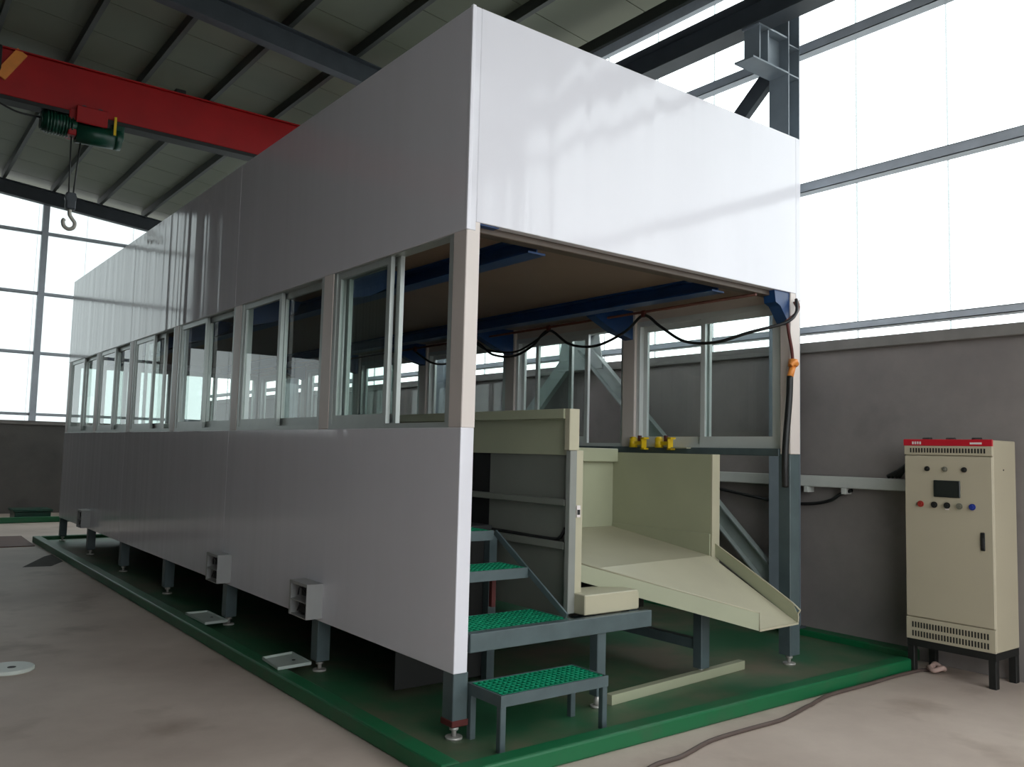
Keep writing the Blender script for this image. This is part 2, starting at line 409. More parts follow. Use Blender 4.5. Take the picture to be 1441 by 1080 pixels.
# chevron wall bracing, one thing per member
def brace(p0, p1, label):
    tag(obj('wall_brace', lambda bm: (bar(bm, p0, p1, .014, .15, (1, 0, 0)) if False else chan(bm, p0, p1, .17, .06, .012, (0, .6, .8))), 'brace'), label, 'brace', 'right wall bracing')
brace((3.93, 3.38, 2.70), (3.93, .85, .42), 'pale grey diagonal brace falling towards the near column behind the cabin windows')
brace((3.93, 3.48, 2.70), (3.93, 6.02, .42), 'pale grey diagonal brace falling away from the near column behind the cabin windows')
tag(obj('wall_brace', lambda bm: chan(bm, (3.85, .80, 5.02), (3.85, 3.30, 2.80), .15, .06, .012, (0, .6, .8)), 'steel'), 'dark diagonal brace above the cabin beside the column bracket', 'brace', 'right wall bracing')
tag(obj('gusset_plate', lambda bm: prism(bm, [(3.05, 2.42), (3.8, 2.42), (3.72, 2.9), (3.14, 2.9)], 0, 3.915, 3.928), 'brace'), 'pale steel gusset plate where the wall braces meet, seen through the cabin windows', 'gusset')

# ------------------------------------------------------------------ overhead crane
cr = thing('overhead_crane', 'red single-girder overhead crane spanning the hall under the roof', 'crane', (-1.6, 8.35, 5.41))
obj('girder', one((-6.4, 8.14, 5.67), (3.5, 8.34, 6.25), bev=.01), 'red', cr)
obj('top_flange', one((-6.4, 8.10, 6.25), (3.5, 8.38, 6.265)), 'red', cr)
obj('bottom_flange', one((-6.4, 8.13, 5.62), (3.5, 8.35, 5.67)), 'dark', cr)
for x in (3.5, -6.6):
    e = obj('end_carriage', one((x-.11, 7.5, 5.58), (x+.11, 9.2, 5.80), bev=.01), 'red', cr)
    for yy in (7.75, 8.95): obj('wheel', lambda bm, yy=yy, x=x: cyl(bm, (x-.05, yy, 5.575), (x+.05, yy, 5.575), .10, 18), 'steel', e)
obj('orange_bracket', lambda bm: bar(bm, (-1.40, 8.12, 5.88), (-1.18, 8.12, 6.25), .03, .13, (0, 0, 1)), 'orange', cr)
obj('switch_box', one((-1.62, 8.02, 5.94), (-1.40, 8.13, 6.24), bev=.01), 'dark', cr)
obj('lug', one((.66, 8.14, 6.265), (.80, 8.26, 6.335), bev=.01), 'dark', cr)
HY = 8.24
ho = thing('electric_hoist', 'green electric hoist with red trolley hanging from the red girder', 'hoist', (-.45, HY, 4.45))
def motor(bm):
    cyl(bm, (-.90, HY, 5.50), (-.52, HY, 5.50), .135, 20); cyl(bm, (-.92, HY, 5.50), (-.90, HY, 5.50), .115, 20)
    for i in range(9): cyl(bm, (-.86+i*.035, HY, 5.50), (-.845+i*.035, HY, 5.50), .148, 20)
obj('motor', motor, 'hoistgreen', ho)
obj('rope_drum', lambda bm: (cyl(bm, (-.52, HY, 5.44), (.02, HY, 5.46), .135, 20), cyl(bm, (-.06, HY, 5.46), (.0, HY, 5.46), .14, 20)), 'hoistgreen', ho)
obj('gearbox', one((-.10, HY-.10, 5.42), (.05, HY+.10, 5.66), bev=.03, seg=2), 'hoistgreen', ho)
def trolley(bm):
    B(bm, (-.55, HY-.19, 5.52), (-.18, HY-.165, 5.74), bev=.01); B(bm, (-.55, HY+.165, 5.52), (-.18, HY+.19, 5.74), bev=.01)
    B(bm, (-.50, HY-.165, 5.56), (-.22, HY+.165, 5.62)); B(bm, (-.62, HY-.12, 5.36), (-.52, HY+.12, 5.70), bev=.01)
tr = obj('trolley', trolley, 'red', ho)
for x in (-.46, -.27):
    for d in (-1, 1): obj('trolley_wheel', lambda bm, x=x, d=d: cyl(bm, (x, HY+d*.10, 5.715), (x, HY+d*.165, 5.715), .045, 14), 'steel', tr)
obj('limit_bar', one((-.10, HY-.17, 5.46), (-.07, HY-.15, 5.70)), 'yellow', ho)
obj('wire_rope', lambda bm: (cyl(bm, (-.56, HY, 5.36), (-.545, HY, 4.62), .010, 8), cyl(bm, (-.45, HY, 5.34), (-.495, HY, 4.62), .010, 8)), 'rope', ho)
def block(bm):
    B(bm, (-.58, HY-.05, 4.42), (-.46, HY+.05, 4.64), bev=.02, seg=2); cyl(bm, (-.52, HY-.055, 4.57), (-.52, HY+.055, 4.57), .065, 16)
hb = obj('hook_block', block, 'steel', ho)
hp = [(-.52, HY, 4.44), (-.52, HY, 4.36), (-.49, HY, 4.31), (-.455, HY, 4.26), (-.465, HY, 4.20), (-.52, HY, 4.17), (-.575, HY, 4.20), (-.59, HY, 4.26), (-.575, HY, 4.29)]
obj('hook', lambda bm: tube(bm, hp, .024, 8, 4), 'hook', hb)
obj('power_cable', lambda bm: tube(bm, [(-1.9, HY-.12, 5.72), (-1.5, HY-.12, 5.60), (-1.2, HY-.1, 5.50), (-.92, HY, 5.53)], .012, 8), 'black', ho)

# ------------------------------------------------------------------ green bunded base
cb = thing('containment_curb', 'green painted low curb around the cabin with worn painted floor inside', 'curb', (1.8, 5, G))
obj('painted_floor', one((-.18, -.35, G-.01), (XW-.16, 10.75, 0)), 'tray', cb)
obj('curb_segment', one((-.29, -.46, G), (3.72, -.35, .05), bev=.012, seg=2), 'curb', cb)
obj('curb_segment', one((-.29, -.35, G), (-.18, 10.85, .05), bev=.012, seg=2), 'curb', cb)
obj('curb_segment', one((-.18, 10.75, G), (XW-.16, 10.85, .05), bev=.012, seg=2), 'curb', cb)
obj('curb_segment', one((XW-.16, -.33, G), (XW-.002, 10.85, .05), bev=.012, seg=2), 'curb', cb)

# ------------------------------------------------------------------ the white sorting cabin
W, L = 3.033, 10.58
Z0, Z1, Z2, Z2F, Z3 = .341, 1.603, 2.659, 2.708, 3.90
cab = thing('sorting_cabin', 'long white panelled sorting cabin on grey legs with a window band', 'cabin', (W/2, L/2, 0))
JY = [0, 3.48, 6.96, L]
for a, b in zip(JY, JY[1:]):
    y0 = a+(.003 if a else .0); y1 = b-(.0 if b == L else .001)
    obj('upper_panel', one((0, y0, Z2), (.06, y1, Z3), bev=.003), 'panel', cab)
    obj('lower_panel', one((0, y0, Z0), (.085, y1, Z1), bev=.003), 'panel', cab)
    obj('upper_panel', one((W-.06, y0, Z2), (W, y1, Z3), bev=.003), 'panel', cab)
    if b > 3.5: obj('lower_panel', one((W-.06, y0, Z0), (W, y1, Z1-.09), bev=.003), 'panel', cab)
obj('front_panel', one((.06, 0, Z2F), (W-.06, .06, Z3), bev=.003), 'panel', cab, label='white upper panel over the open cabin front')
obj('corner_trim', one((-.002, -.003, Z2), (.022, .018, Z3+.004), bev=.003), 'panel_core', cab)
obj('upper_panel', one((.06, L-.06, Z2), (W-.06, L, Z3), bev=.003), 'panel', cab)
obj('lower_panel', one((.085, L-.06, Z0), (W-.06, L, Z1), bev=.003), 'panel', cab)
obj('roof_panel', one((.06, .06, Z3-.07), (W-.06, L-.06, Z3-.02)), 'panel_core', cab)
obj('soffit', one((.06, .06, 2.755), (W-.06, L-.06, 2.80)), 'soffit', cab)
obj('soffit_edge', one((.06, .062, 2.672), (W-.125, .15, 2.757), bev=.004), 'soffit_dark', cab)
PY = [(0, .13)]+[(1.74*k-.15, 1.74*k) for k in range(1, 6)]+[(L-.14, L)]
def foot(bm, x, y):
    cyl(bm, (x, y, 0), (x, y, .012), .045, 14); cyl(bm, (x, y, .012), (x, y, .075), .013, 10); cyl(bm, (x, y, .045), (x, y, .06), .026, 6)
for k, (a, b) in enumerate(PY):
    for side in (0, 1):
        x0, x1 = (.004, .092) if side == 0 else (W-.122, W-.004)
        if side == 0 or k > 0:
            y0 = a+.004 if k == 0 else a
            obj('post', one((x0, y0, Z1 if side == 0 else 1.515), (x1, b-.002, 2.757), bev=.004), 'post', cab)
        yc = (a+b)/2 if k else .06
        top = Z0 if side == 0 else (1.515 if k == 0 else Z0)
        x0, x1 = (.008, .10) if side == 0 else (W-.122, W-.004)
        lg = obj('leg', one((x0, yc-.05, .07), (x1, yc+.05, top), bev=.004), 'legpaint', cab)
        obj('levelling_foot', lambda bm, x0=x0, x1=x1, yc=yc: foot(bm, (x0+x1)/2, yc), 'foot', lg)
        if side == 0 and k == 0: obj('foot_plate', one((x0-.005, yc-.056, .072), (x1+.005, yc+.056, .105), bev=.004), 'rust', lg)
obj('post', one((W-.122, .004, 1.515), (W-.004, .095, 2.757), bev=.004), 'post', cab)
obj('sill_rail', one((W-.135, .10, 1.50), (W-.004, L-.1, 1.555), bev=.004), 'legpaint', cab)
obj('sill_rail', one((.09, .13, Z1-.06), (.15, L-.1, Z1), bev=.004), 'alu', cab)
# inner blue steel
for x0 in (2.20, .545):
    obj('blue_rail', lambda bm, x0=x0: ibeam(bm, (x0+.06, .15, 2.70), (x0+.06, L-.1, 2.70), .11, .13, .012, .01), 'blue', cab)
for k, (a, b) in enumerate(PY[:-1]):
    yc = (a+b)/2
    for s in (0, 1):
        if s == 1:
            poly = [(W-.122, 2.757), (2.33, 2.757), (2.45, 2.66), (2.70, 2.55), (W-.122, 2.50)]
            if k == 0: poly = [(W-.122, 2.757), (2.72, 2.757), (2.745, 2.62), (2.80, 2.60), (W-.122, 2.47)]
        else:
            poly = [(.093, 2.757), (.545, 2.757), (.50, 2.66), (.30, 2.55), (.093, 2.50)]
            if k == 0: poly = [(.093, 2.757), (.30, 2.757), (.22, 2.70), (.093, 2.70)]
        obj('knee_bracket', lambda bm, poly=poly, yc=yc: prism(bm, poly, 1, yc-.05, yc+.05), 'blue', cab)
# window band
def sash(parent, xc, y0, y1, z0, z1, m='alu'):
    t = .045
    def f(bm):
        B(bm, (xc-.014, y0, z0), (xc+.014, y0+t, z1)); B(bm, (xc-.014, y1-t, z0), (xc+.014, y1, z1))
        B(bm, (xc-.014, y0+t, z0), (xc+.014, y1-t, z0+t+.015)); B(bm, (xc-.014, y0+t, z1-t), (xc+.014, y1-t, z1))
    obj('sash', f, m, parent)
    obj('pane', one((xc-.003, y0+t, z0+t+.015), (xc+.003, y1-t, z1-t)), 'glass', parent)
def window(side, y0, y1, mode):
    xc = .05 if side == 0 else W-.055
    zb, zt = (Z1, Z2+.04) if side == 0 else (1.555, 2.655)
    def f(bm):
        t = .04; d = .042
        B(bm, (xc-d, y0, zb), (xc+d, y0+t, zt)); B(bm, (xc-d, y1-t, zb), (xc+d, y1, zt))
        B(bm, (xc-d, y0+t, zb), (xc+d, y1-t, zb+.03)); B(bm, (xc-d, y0+t, zt-.045), (xc+d, y1-t, zt))
    m = 'alu' if side == 0 else 'alu_lit'
    fr = obj('window_frame', f, m, cab)
    ym = (y0+y1)/2; a, b = y0+.04, y1-.04; zb += .03; zt -= .045
    o = -.02 if side == 0 else .02
    if mode == 'closed':
        sash(fr, xc+o, ym-.03, b, zb, zt, m); sash(fr, xc-o, a, ym+.03, zb, zt, m)
    elif mode == 'open_near':
        sash(fr, xc+o, ym-.03, b, zb, zt, m); sash(fr, xc-o, ym-.08, b-.05, zb, zt, m)
    elif mode == 'ajar':
        sash(fr, xc+o, ym-.03, b, zb, zt, m); sash(fr, xc-o, a+.45, ym+.48, zb, zt, m)
    if zt < 2.7 and side == 1: obj('head_infill', one((W-.09, y0, 2.655), (W-.03, y1, 2.757)), 'post', cab)
modesL = ['open_near', 'closed', 'closed', 'ajar', 'closed', 'closed']
modesR = ['closed', 'ajar', 'closed', 'closed', 'closed', 'closed']
for k in range(6):
    y0, y1 = PY[k][1], PY[k+1][0]
    if k == 0: window(1, .10, y1, modesR[k])
    else: window(1, y0, y1, modesR[k])
    window(0, y0, y1, modesL[k])
def endwin(x0, x1):
    yc = L-.03
    def f(bm):
        B(bm, (x0, yc-.03, Z1), (x0+.06, yc+.03, Z2)); B(bm, (x1-.06, yc-.03, Z1), (x1, yc+.03, Z2))
        B(bm, (x0+.06, yc-.03, Z1), (x1-.06, yc+.03, Z1+.07)); B(bm, (x0+.06, yc-.03, Z2-.07), (x1-.06, yc+.03, Z2)); B(bm, ((x0+x1)/2-.03, yc-.03, Z1+.07), ((x0+x1)/2+.03, yc+.03, Z2-.07))
    fr = obj('window_frame', f, 'alu', cab)
    obj('pane', one((x0+.06, yc-.003, Z1+.07), ((x0+x1)/2-.03, yc+.003, Z2-.07)), 'glass', fr)
    obj('pane', one(((x0+x1)/2+.03, yc-.003, Z1+.07), (x1-.06, yc+.003, Z2-.07)), 'glass', fr)
endwin(.10, 1.5); endwin(1.5, W-.13)
obj('deck', one((.10, .95, .93), (.92, L-.08, .99)), 'deck', cab)
obj('deck', one((2.56, 1.75, .93), (W-.08, L-.08, .99)), 'deck', cab)
obj('chassis_rail', one((.11, .9, .34), (.19, L-.1, .46)), 'legpaint', cab)

# open junction boxes on the lower panel ------------------------------------------------
def jbox(y0, label, dark=False):
    t = thing('junction_box', label, 'junction box', (-.06, y0+.13, .36), 'junction boxes on the lower panel')
    x0, x1, y1, z0, z1 = -.115, -.001, y0+.275, .365, .59
    def f(bm):
        e = .006
        B(bm, (x0, y0, z0), (x1, y0+e, z1)); B(bm, (x0, y1-e, z0), (x1, y1, z1))
        B(bm, (x0, y0+e, z0), (x1, y1-e, z0+e)); B(bm, (x0, y0+e, z1-e), (x1, y1-e, z1)); B(bm, (x1-e, y0+e, z0+e), (x1, y1-e, z1-e))
        B(bm, (x0, y0+e, z0+.10), (x1-e, y1-e, z0+.106))
        B(bm, (x0, y1-.03, z0+e), (x0+.004, y1-e, z1-e)); B(bm, (x0, y0+e, z1-.02), (x0+.004, y1-e, z1-e))
    obj('housing', f, 'boxgrey', t)
    obj('terminal_block', lambda bm: (B(bm, (x0+.04, y0+.05, z0+.02), (x1-.012, y0+.20, z0+.08)), B(bm, (x0+.05, y0+.05, z0+.13), (x1-.012, y0+.19, z0+.19))), 'dark', t)
    obj('wiring', lambda bm: (tube(bm, [(x0+.03, y0+.06, z0+.05), (x0+.02, y0+.12, z0+.09), (x0+.03, y0+.2, z0+.03)], .005, 6), tube(bm, [(x0+.03, y0+.07, z0+.16), (x0+.02, y0+.15, z0+.19), (x0+.04, y0+.22, z0+.13)], .005, 6)), 'black', t)
jbox(1.545, 'open grey junction box nearest the cabin front corner, on the white lower panel')
jbox(3.255, 'second open grey junction box from the cabin front corner, on the white lower panel')
jbox(8.45, 'third grey junction box, near the far end of the white lower panel')
def cover(q, label):
    c = Vector((sum(p[0] for p in q)/4, sum(p[1] for p in q)/4, .05))
    t = thing('cover_plate', label, 'cover plate', c, 'junction box covers on the curb')
    obj('sheet', lambda bm: hull4(bm, *[(p[0], p[1], .052) for p in q], (0, 0, .006)), 'plate', t)
    def lips(bm):
        for a, b in zip(q, q[1:]+q[:1]): bar(bm, (a[0], a[1], .064), (b[0], b[1], .064), .006, .018)
    obj('folded_edge', lips, 'plate', t)
    m = Vector(((q[1][0]+q[2][0])/2*.75+(q[0][0]+q[3][0])/2*.25, (q[1][1]+q[2][1])/2*.75+(q[0][1]+q[3][1])/2*.25, .058))
    obj('screw_hole', lambda bm: cyl(bm, m, m+Vector((0, 0, .002)), .012, 12), 'dark', t)
cover([(-.235, 1.93), (-.01, 1.97), (-.02, 1.64), (-.255, 1.62)], 'grey metal cover lying on the green curb below the nearest junction box')
cover([(-.20, 3.72), (-.02, 3.72), (-.01, 3.25), (-.19, 3.24)], 'grey metal cover lying on the green curb below the second junction box')

# ------------------------------------------------------------------ steps
def grating(bm, x0, x1, y0, y1, zt, p=.034, w=.007, h=.025):
    n = int((x1-x0)/p); m = int((y1-y0)/p)
    for i in range(n+1):
        x = x0+(x1-x0-w)*i/n; B(bm, (x, y0, zt-h), (x+w, y1, zt))
    for j in range(m+1):
        y = y0+(y1-y0-w)*j/m; B(bm, (x0, y, zt-h), (x1, y+w, zt-.001))
st = thing('step_stool', 'low grey step stool with green grating top standing at the cabin front', 'stool', (.47, -.12, 0))
obj('grating', lambda bm: grating(bm, .125, .815, -.245, .01, .282), 'greengrp', st, kind='stuff')
def frame_angle(bm, x0, x1, y0, y1, z0, z1, t=.012):
    B(bm, (x0, y0, z0), (x1, y0+t, z1)); B(bm, (x0, y1-t, z0), (x1, y1, z1)); B(bm, (x0, y0+t, z0), (x0+t, y1-t, z1)); B(bm, (x1-t, y0+t, z0), (x1, y1-t, z1))
    B(bm, (x0+t, y0+t, z0+.02), (x1-t, y0+.035, z0+.025)); B(bm, (x0+t, y1-.035, z0+.02), (x1-t, y1-t, z0+.025))
obj('frame', lambda bm: frame_angle(bm, .105, .835, -.268, .028, .225, .282), 'legpaint', st)
for x in (.107, .798):
    for y in (-.265, -.010): obj('leg', one((x, y, 0), (x+.035, y+.035, .226), bev=.003), 'legpaint', st)

fs = thing('stair_frame', 'grey steel step frame with three green grating treads beside the open cabin front', 'stairs', (.5, .3, 0))
def ubeam(bm): B(bm, (.10, .0, .435), (1.46, .045, .532), bev=.003)
obj('front_beam', ubeam, 'legpaint', fs)
obj('leg', one((1.025, .02, .07), (1.095, .09, .436), bev=.004), 'legpaint', fs)
obj('levelling_foot', lambda bm: (cyl(bm, (1.06, .055, 0), (1.06, .055, .012), .04, 14), cyl(bm, (1.06, .055, .012), (1.06, .055, .08), .02, 12)), 'foot', fs)
obj('leg', one((.84, .86, 0), (.90, .92, .93)), 'legpaint', fs)
obj('step_shade_plate', one((.20, .925, .02), (.93, .935, .92)), 'dark', fs)  # added dark plate, stands in for the deep shade under the steps
def tread(x0, x1, y0, y1, z, leg=None):
    t = obj('tread', lambda bm: frame_angle(bm, x0, x1, y0, y1, z-.06, z), 'legpaint', fs)
    obj('grating', lambda bm: grating(bm, x0+.014, x1-.014, y0+.014, y1-.014, z+.001), 'greengrp', t, kind='stuff')
tread(.10, .84, .047, .42, .532); tread(.12, .745, .335, .62, .795); tread(.14, .70, .63, .92, .99)
obj('diagonal_brace', lambda bm: bar(bm, (.76, .0, .56), (.735, .66, .975), .012, .035, (0, 0, 1)), 'legpaint', fs)
obj('tread_post', one((.20, .60, .44), (.23, .63, .74)), 'legpaint', fs); obj('tread_post', one((.66, .58, .53), (.69, .61, .735)), 'rust', fs)
obj('stair_stringer', lambda bm: bar(bm, (.115, .05, .45), (.115, .95, .95), .02, .06), 'legpaint', fs)

# ------------------------------------------------------------------ sorting conveyor
cv = thing('sorting_conveyor', 'pale green sheet metal conveyor housing running through the cabin', 'conveyor', (1.75, 4, .5))
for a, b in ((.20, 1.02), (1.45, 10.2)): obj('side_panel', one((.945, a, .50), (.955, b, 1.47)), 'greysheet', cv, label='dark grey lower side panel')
obj('skirt_panel', one((.925, .20, 1.47), (.955, 10.2, 1.72), bev=.002), 'palegreen', cv)
obj('top_lip', one((.875, .19, 1.69), (.96, 10.2, 1.75), bev=.003), 'palegreen', cv)
obj('belly_shade_plate', one((.945, .95, .03), (.955, 10.0, .50)), 'dark', cv)  # added dark sheet so the space below the cabin reads as shade
obj('cable', lambda bm: tube(bm, [(.925, 1.40, .972), (.925, .8, .962), (.925, .35, .958), (.925, .26, .975), (.93, .22, 1.03)], .010, 8), 'black', cv)
obj('gap_shade_sheet', one((.957, 1.02, .55), (.962, 1.45, 1.47)), 'black', cv)  # added black sheet standing for the unlit interior behind the panel gap
obj('chute_shade_plate', one((.96, .44, .45), (1.85, .45, .66)), 'dark', cv)  # added dark sheet that puts shade into the hollow under the chute
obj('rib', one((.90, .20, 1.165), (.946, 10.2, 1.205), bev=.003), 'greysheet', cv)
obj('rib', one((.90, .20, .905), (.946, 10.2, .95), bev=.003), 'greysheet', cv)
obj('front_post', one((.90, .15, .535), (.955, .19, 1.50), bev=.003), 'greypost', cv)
obj('post_head', one((.885, .145, 1.50), (.965, .19, 1.75), bev=.003), 'palebox', cv)
obj('edge_strip', one((.955, .16, .60), (1.015, .20, 1.50), bev=.003), 'palebox', cv)
lb = obj('label_plate', one((.962, .152, 1.10), (.99, .16, 1.17)), 'print', cv)
obj('dark_mark', one((.965, .150, 1.115), (.986, .1525, 1.145)), 'dark', lb)
obj('drive_box', lambda bm: (B(bm, (.955, .06, .535), (1.40, .30, .652), bev=.005), B(bm, (1.40, .07, .54), (1.415, .30, .635))), 'palebox', cv)
obj('guard_panel', one((2.50, .40, .62), (2.51, 10.0, 1.50)), 'palegreen', cv)
obj('guard_flange', one((2.50, .385, .70), (2.585, .40, 1.50), bev=.002), 'palebox', cv)
obj('back_plate', one((.96, 1.42, .80), (2.50, 1.435, 1.42)), 'palegreen', cv)
obj('back_cap', one((.96, 1.36, 1.42), (2.50, 1.44, 1.53), bev=.006), 'palegreen', cv)
obj('belt', one((.97, 1.45, 1.40), (2.49, 10.1, 1.44)), 'belt', cv)
obj('roller', lambda bm: cyl(bm, (.97, 1.52, 1.36), (2.49, 1.52, 1.36), .055, 20), 'steel', cv)
obj('support_leg', one((2.06, .11, .07), (2.145, .185, .56), bev=.004), 'legpaint', cv)
obj('levelling_foot', lambda bm: (cyl(bm, (2.10, .148, 0), (2.10, .148, .012), .045, 14), cyl(bm, (2.10, .148, .012), (2.10, .148, .08), .016, 10)), 'foot', cv)
obj('tie_beam', one((2.07, .185, .19), (2.135, 3.2, .255)), 'legpaint', cv)
obj('support_leg', one((2.06, 3.2, 0), (2.145, 3.28, .9)), 'legpaint', cv); obj('support_leg', one((1.0, 3.2, 0), (1.08, 3.28, .6)), 'legpaint', cv)
obj('support_leg', one((2.06, 8.0, 0), (2.145, 8.08, .9)), 'legpaint', cv)
# chute: level hopper floor then a tapering sloped tray with upturned sides
ch = thing('discharge_chute', 'pale cream sloping discharge chute sticking out of the cabin front', 'chute', (1.9, .2, .4))
A = (1.02, .42, .735); D = (2.495, .40, .765); Bp = (2.13, -.30, .395); Cp = (2.535, -.30, .40)
obj('hopper_floor', lambda bm: hull4(bm, (.96, 1.415, .885), (2.495, 1.415, .895), D, A, (0, 0, -.006)), 'palebox', ch)
obj('tray', lambda bm: hull4(bm, A, D, Cp, Bp, (0, 0, -.006)), 'palebox', ch)
obj('side_wall', lambda bm: hull4(bm, (1.02, .42, .725), (1.02, .42, .835), (2.125, -.30, .50), (2.125, -.30, .388), (.006, .004, 0)), 'palegreen', ch)  # darker sheet than the tray, shade of the outer face put in its colour
obj('rim', lambda bm: tube(bm, [(1.02, .42, .837), (2.127, -.30, .502), (2.127, -.30, .392)], .005, 6, 1), 'palebox', ch)
def rw(bm):
    pts = [(.40, .765), (-.30, .395), (-.30, .455), (-.262, .52), (.36, .835), (.40, .845)]
    prism(bm, pts, 0, 2.535, 2.543)
obj('side_wall', rw, 'palegreen', ch)
obj('rim', lambda bm: tube(bm, [(2.539, .40, .845), (2.539, .36, .835), (2.539, -.262, .522), (2.539, -.302, .46), (2.539, -.302, .40)], .006, 6, 3), 'palebox', ch)
obj('lip', lambda bm: bar(bm, (2.125, -.303, .392), (2.54, -.303, .396), .008, .014), 'palebox', ch)
obj('hopper_side', one((2.488, .40, .76), (2.498, 1.41, .92)), 'palegreen', ch)
tag(obj('steel_strip', lambda bm: (bar(bm, (1.15, .05, .030), (2.56, .165, .030), .05, .058), ), 'palegreen'), 'pale metal strip lying on the painted floor below the chute', 'strip')

# ------------------------------------------------------------------ cabin front fittings
def pull_switch(y, label):
    t = thing('pull_switch', label, 'switch', (W-.14, y, 1.555), 'yellow switches on the sill')
    x = W-.16
    obj('body', lambda bm: (cyl(bm, (x, y+.055, 1.548), (x, y+.055, 1.625), .036, 18), cyl(bm, (x, y+.055, 1.625), (x, y+.055, 1.64), .036, 18, .022)), 'yellow', t)
    obj('bracket', lambda bm: (B(bm, (x-.03, y-.075, 1.53), (x+.03, y-.06, 1.635), bev=.002), B(bm, (x-.03, y-.10, 1.62), (x+.03, y-.06, 1.635)), B(bm, (x-.03, y-.10, 1.53), (x+.03, y-.06, 1.545)), B(bm, (x-.02, y-.06, 1.57), (x+.02, y+.03, 1.60))), 'yellow', t)
    obj('knob', lambda bm: cyl(bm, (x, y-.02, 1.59), (x, y-.02, 1.65), .018, 12), 'rust', t)
pull_switch(1.50, 'yellow switch on the window sill, the one further into the cabin')
pull_switch(1.20, 'yellow switch on the window sill, the one nearer the cabin front')
tag(obj('steel_ruler', one((W-.20, .92, 1.545), (W-.15, 1.09, 1.552)), 'palebox'), 'thin pale strip lying on the sill beside the nearer yellow switch', 'strip')
fe = thing('festoon_cable', 'black festoon cable hanging in loops under a wire along the cabin ceiling', 'cable', (2.6, 2, 2.4))
obj('support_wire', lambda bm: tube(bm, [(2.6, .08, 2.665), (2.6, 10.3, 2.640)], .011, 6), 'copper', fe)
loops = [(2.945, -.02, 2.66), (2.90, -.05, 2.55), (2.79, -.03, 2.465), (2.63, .17, 2.395), (2.6, .45, 2.345), (2.6, .75, 2.38), (2.6, 1.0, 2.52), (2.6, 1.19, 2.635), (2.6, 1.40, 2.52), (2.6, 1.75, 2.43), (2.6, 2.1, 2.47), (2.6, 2.41, 2.63),
         (2.6, 2.65, 2.50), (2.6, 2.95, 2.425), (2.6, 3.3, 2.47), (2.6, 3.62, 2.62), (2.6, 3.95, 2.45), (2.6, 4.4, 2.45), (2.6, 4.82, 2.62)]
obj('loop', lambda bm: tube(bm, loops, .012, 8), 'black', fe)
obj('loop', lambda bm: tube(bm, [(2.61, 2.41, 2.63), (2.62, 2.72, 2.52), (2.62, 2.98, 2.47), (2.62, 3.4, 2.52), (2.61, 3.62, 2.62)], .010, 8), 'black', fe)
for y in (1.19, 2.41, 3.62, 4.82): obj('hanger', lambda bm, y=y: B(bm, (2.585, y-.02, 2.62), (2.615, y+.02, 2.675), bev=.004), 'rust', fe)
hs = thing('hanging_hose', 'dark hose with orange fitting hanging at the front right cabin post', 'hose', (2.85, -.02, 1.3))
obj('cable_pair', lambda bm: (tube(bm, [(2.94, -.02, 2.66), (2.955, -.035, 2.60), (2.90, -.04, 2.54), (2.80, -.03, 2.475)], .011, 8), tube(bm, [(2.93, -.01, 2.64), (2.94, -.03, 2.58), (2.86, -.035, 2.50), (2.815, -.03, 2.47)], .009, 8)), 'copper', hs)
obj('cable', lambda bm: tube(bm, [(2.815, -.03, 2.49), (2.835, -.035, 2.38), (2.865, -.035, 2.28), (2.885, -.03, 2.20)], .012, 8), 'rust', hs)
def fitting(bm):
    cyl(bm, (2.892, -.03, 2.205), (2.885, -.03, 2.155), .034, 14); tube(bm, [(2.85, -.035, 2.16), (2.88, -.05, 2.185), (2.925, -.035, 2.175)], .02, 8)
    cyl(bm, (2.885, -.03, 2.155), (2.852, -.03, 2.075), .024, 12); cyl(bm, (2.90, -.03, 2.19), (2.935, -.03, 2.17), .016, 10)
obj('fitting', fitting, 'orange', hs)
obj('hose', lambda bm: tube(bm, [(2.852, -.03, 2.08), (2.84, -.03, 1.9), (2.80, -.03, 1.6), (2.79, -.03, 1.42), (2.81, -.02, 1.28)], .024, 10), 'black', hs)

# ------------------------------------------------------------------ wall conduit and cables
ct = thing('cable_conduit', 'pale square cable conduit fixed along the grey right wall', 'conduit', (4.02, 1, 1.27))
obj('trunking', one((4.012, -.30, 1.25), (4.088, 5.2, 1.345), bev=.006), 'traywhite', ct)
for y in (.85, .60, .25): obj('wall_bracket', lambda bm, y=y: (B(bm, (4.0, y-.02, 1.20), (4.098, y+.02, 1.25), bev=.003),), 'traywhite', ct)
tag(obj('drooping_cable', lambda bm: tube(bm, [(4.05, .20, 1.235), (4.05, .30, 1.20), (4.05, .40, 1.14), (4.05, .60, 1.10), (4.05, .9, 1.10), (4.05, 1.4, 1.16), (4.05, 1.9, 1.23)], .014, 8), 'black'), 'black cable drooping under the pale wall conduit', 'cable')
tag(obj('cable_bundle', lambda bm: [tube(bm, [(4.03, -.12-.03*i, 1.36), (4.03, -.24-.02*i, 1.42+.02*i), (4.04, -.40, 1.50+.02*i), (4.05, -.52, 1.52+.02*i)], .018, 8) for i in range(4)], 'black'), 'black cables rising from the conduit end to behind the control cabinet', 'cable')

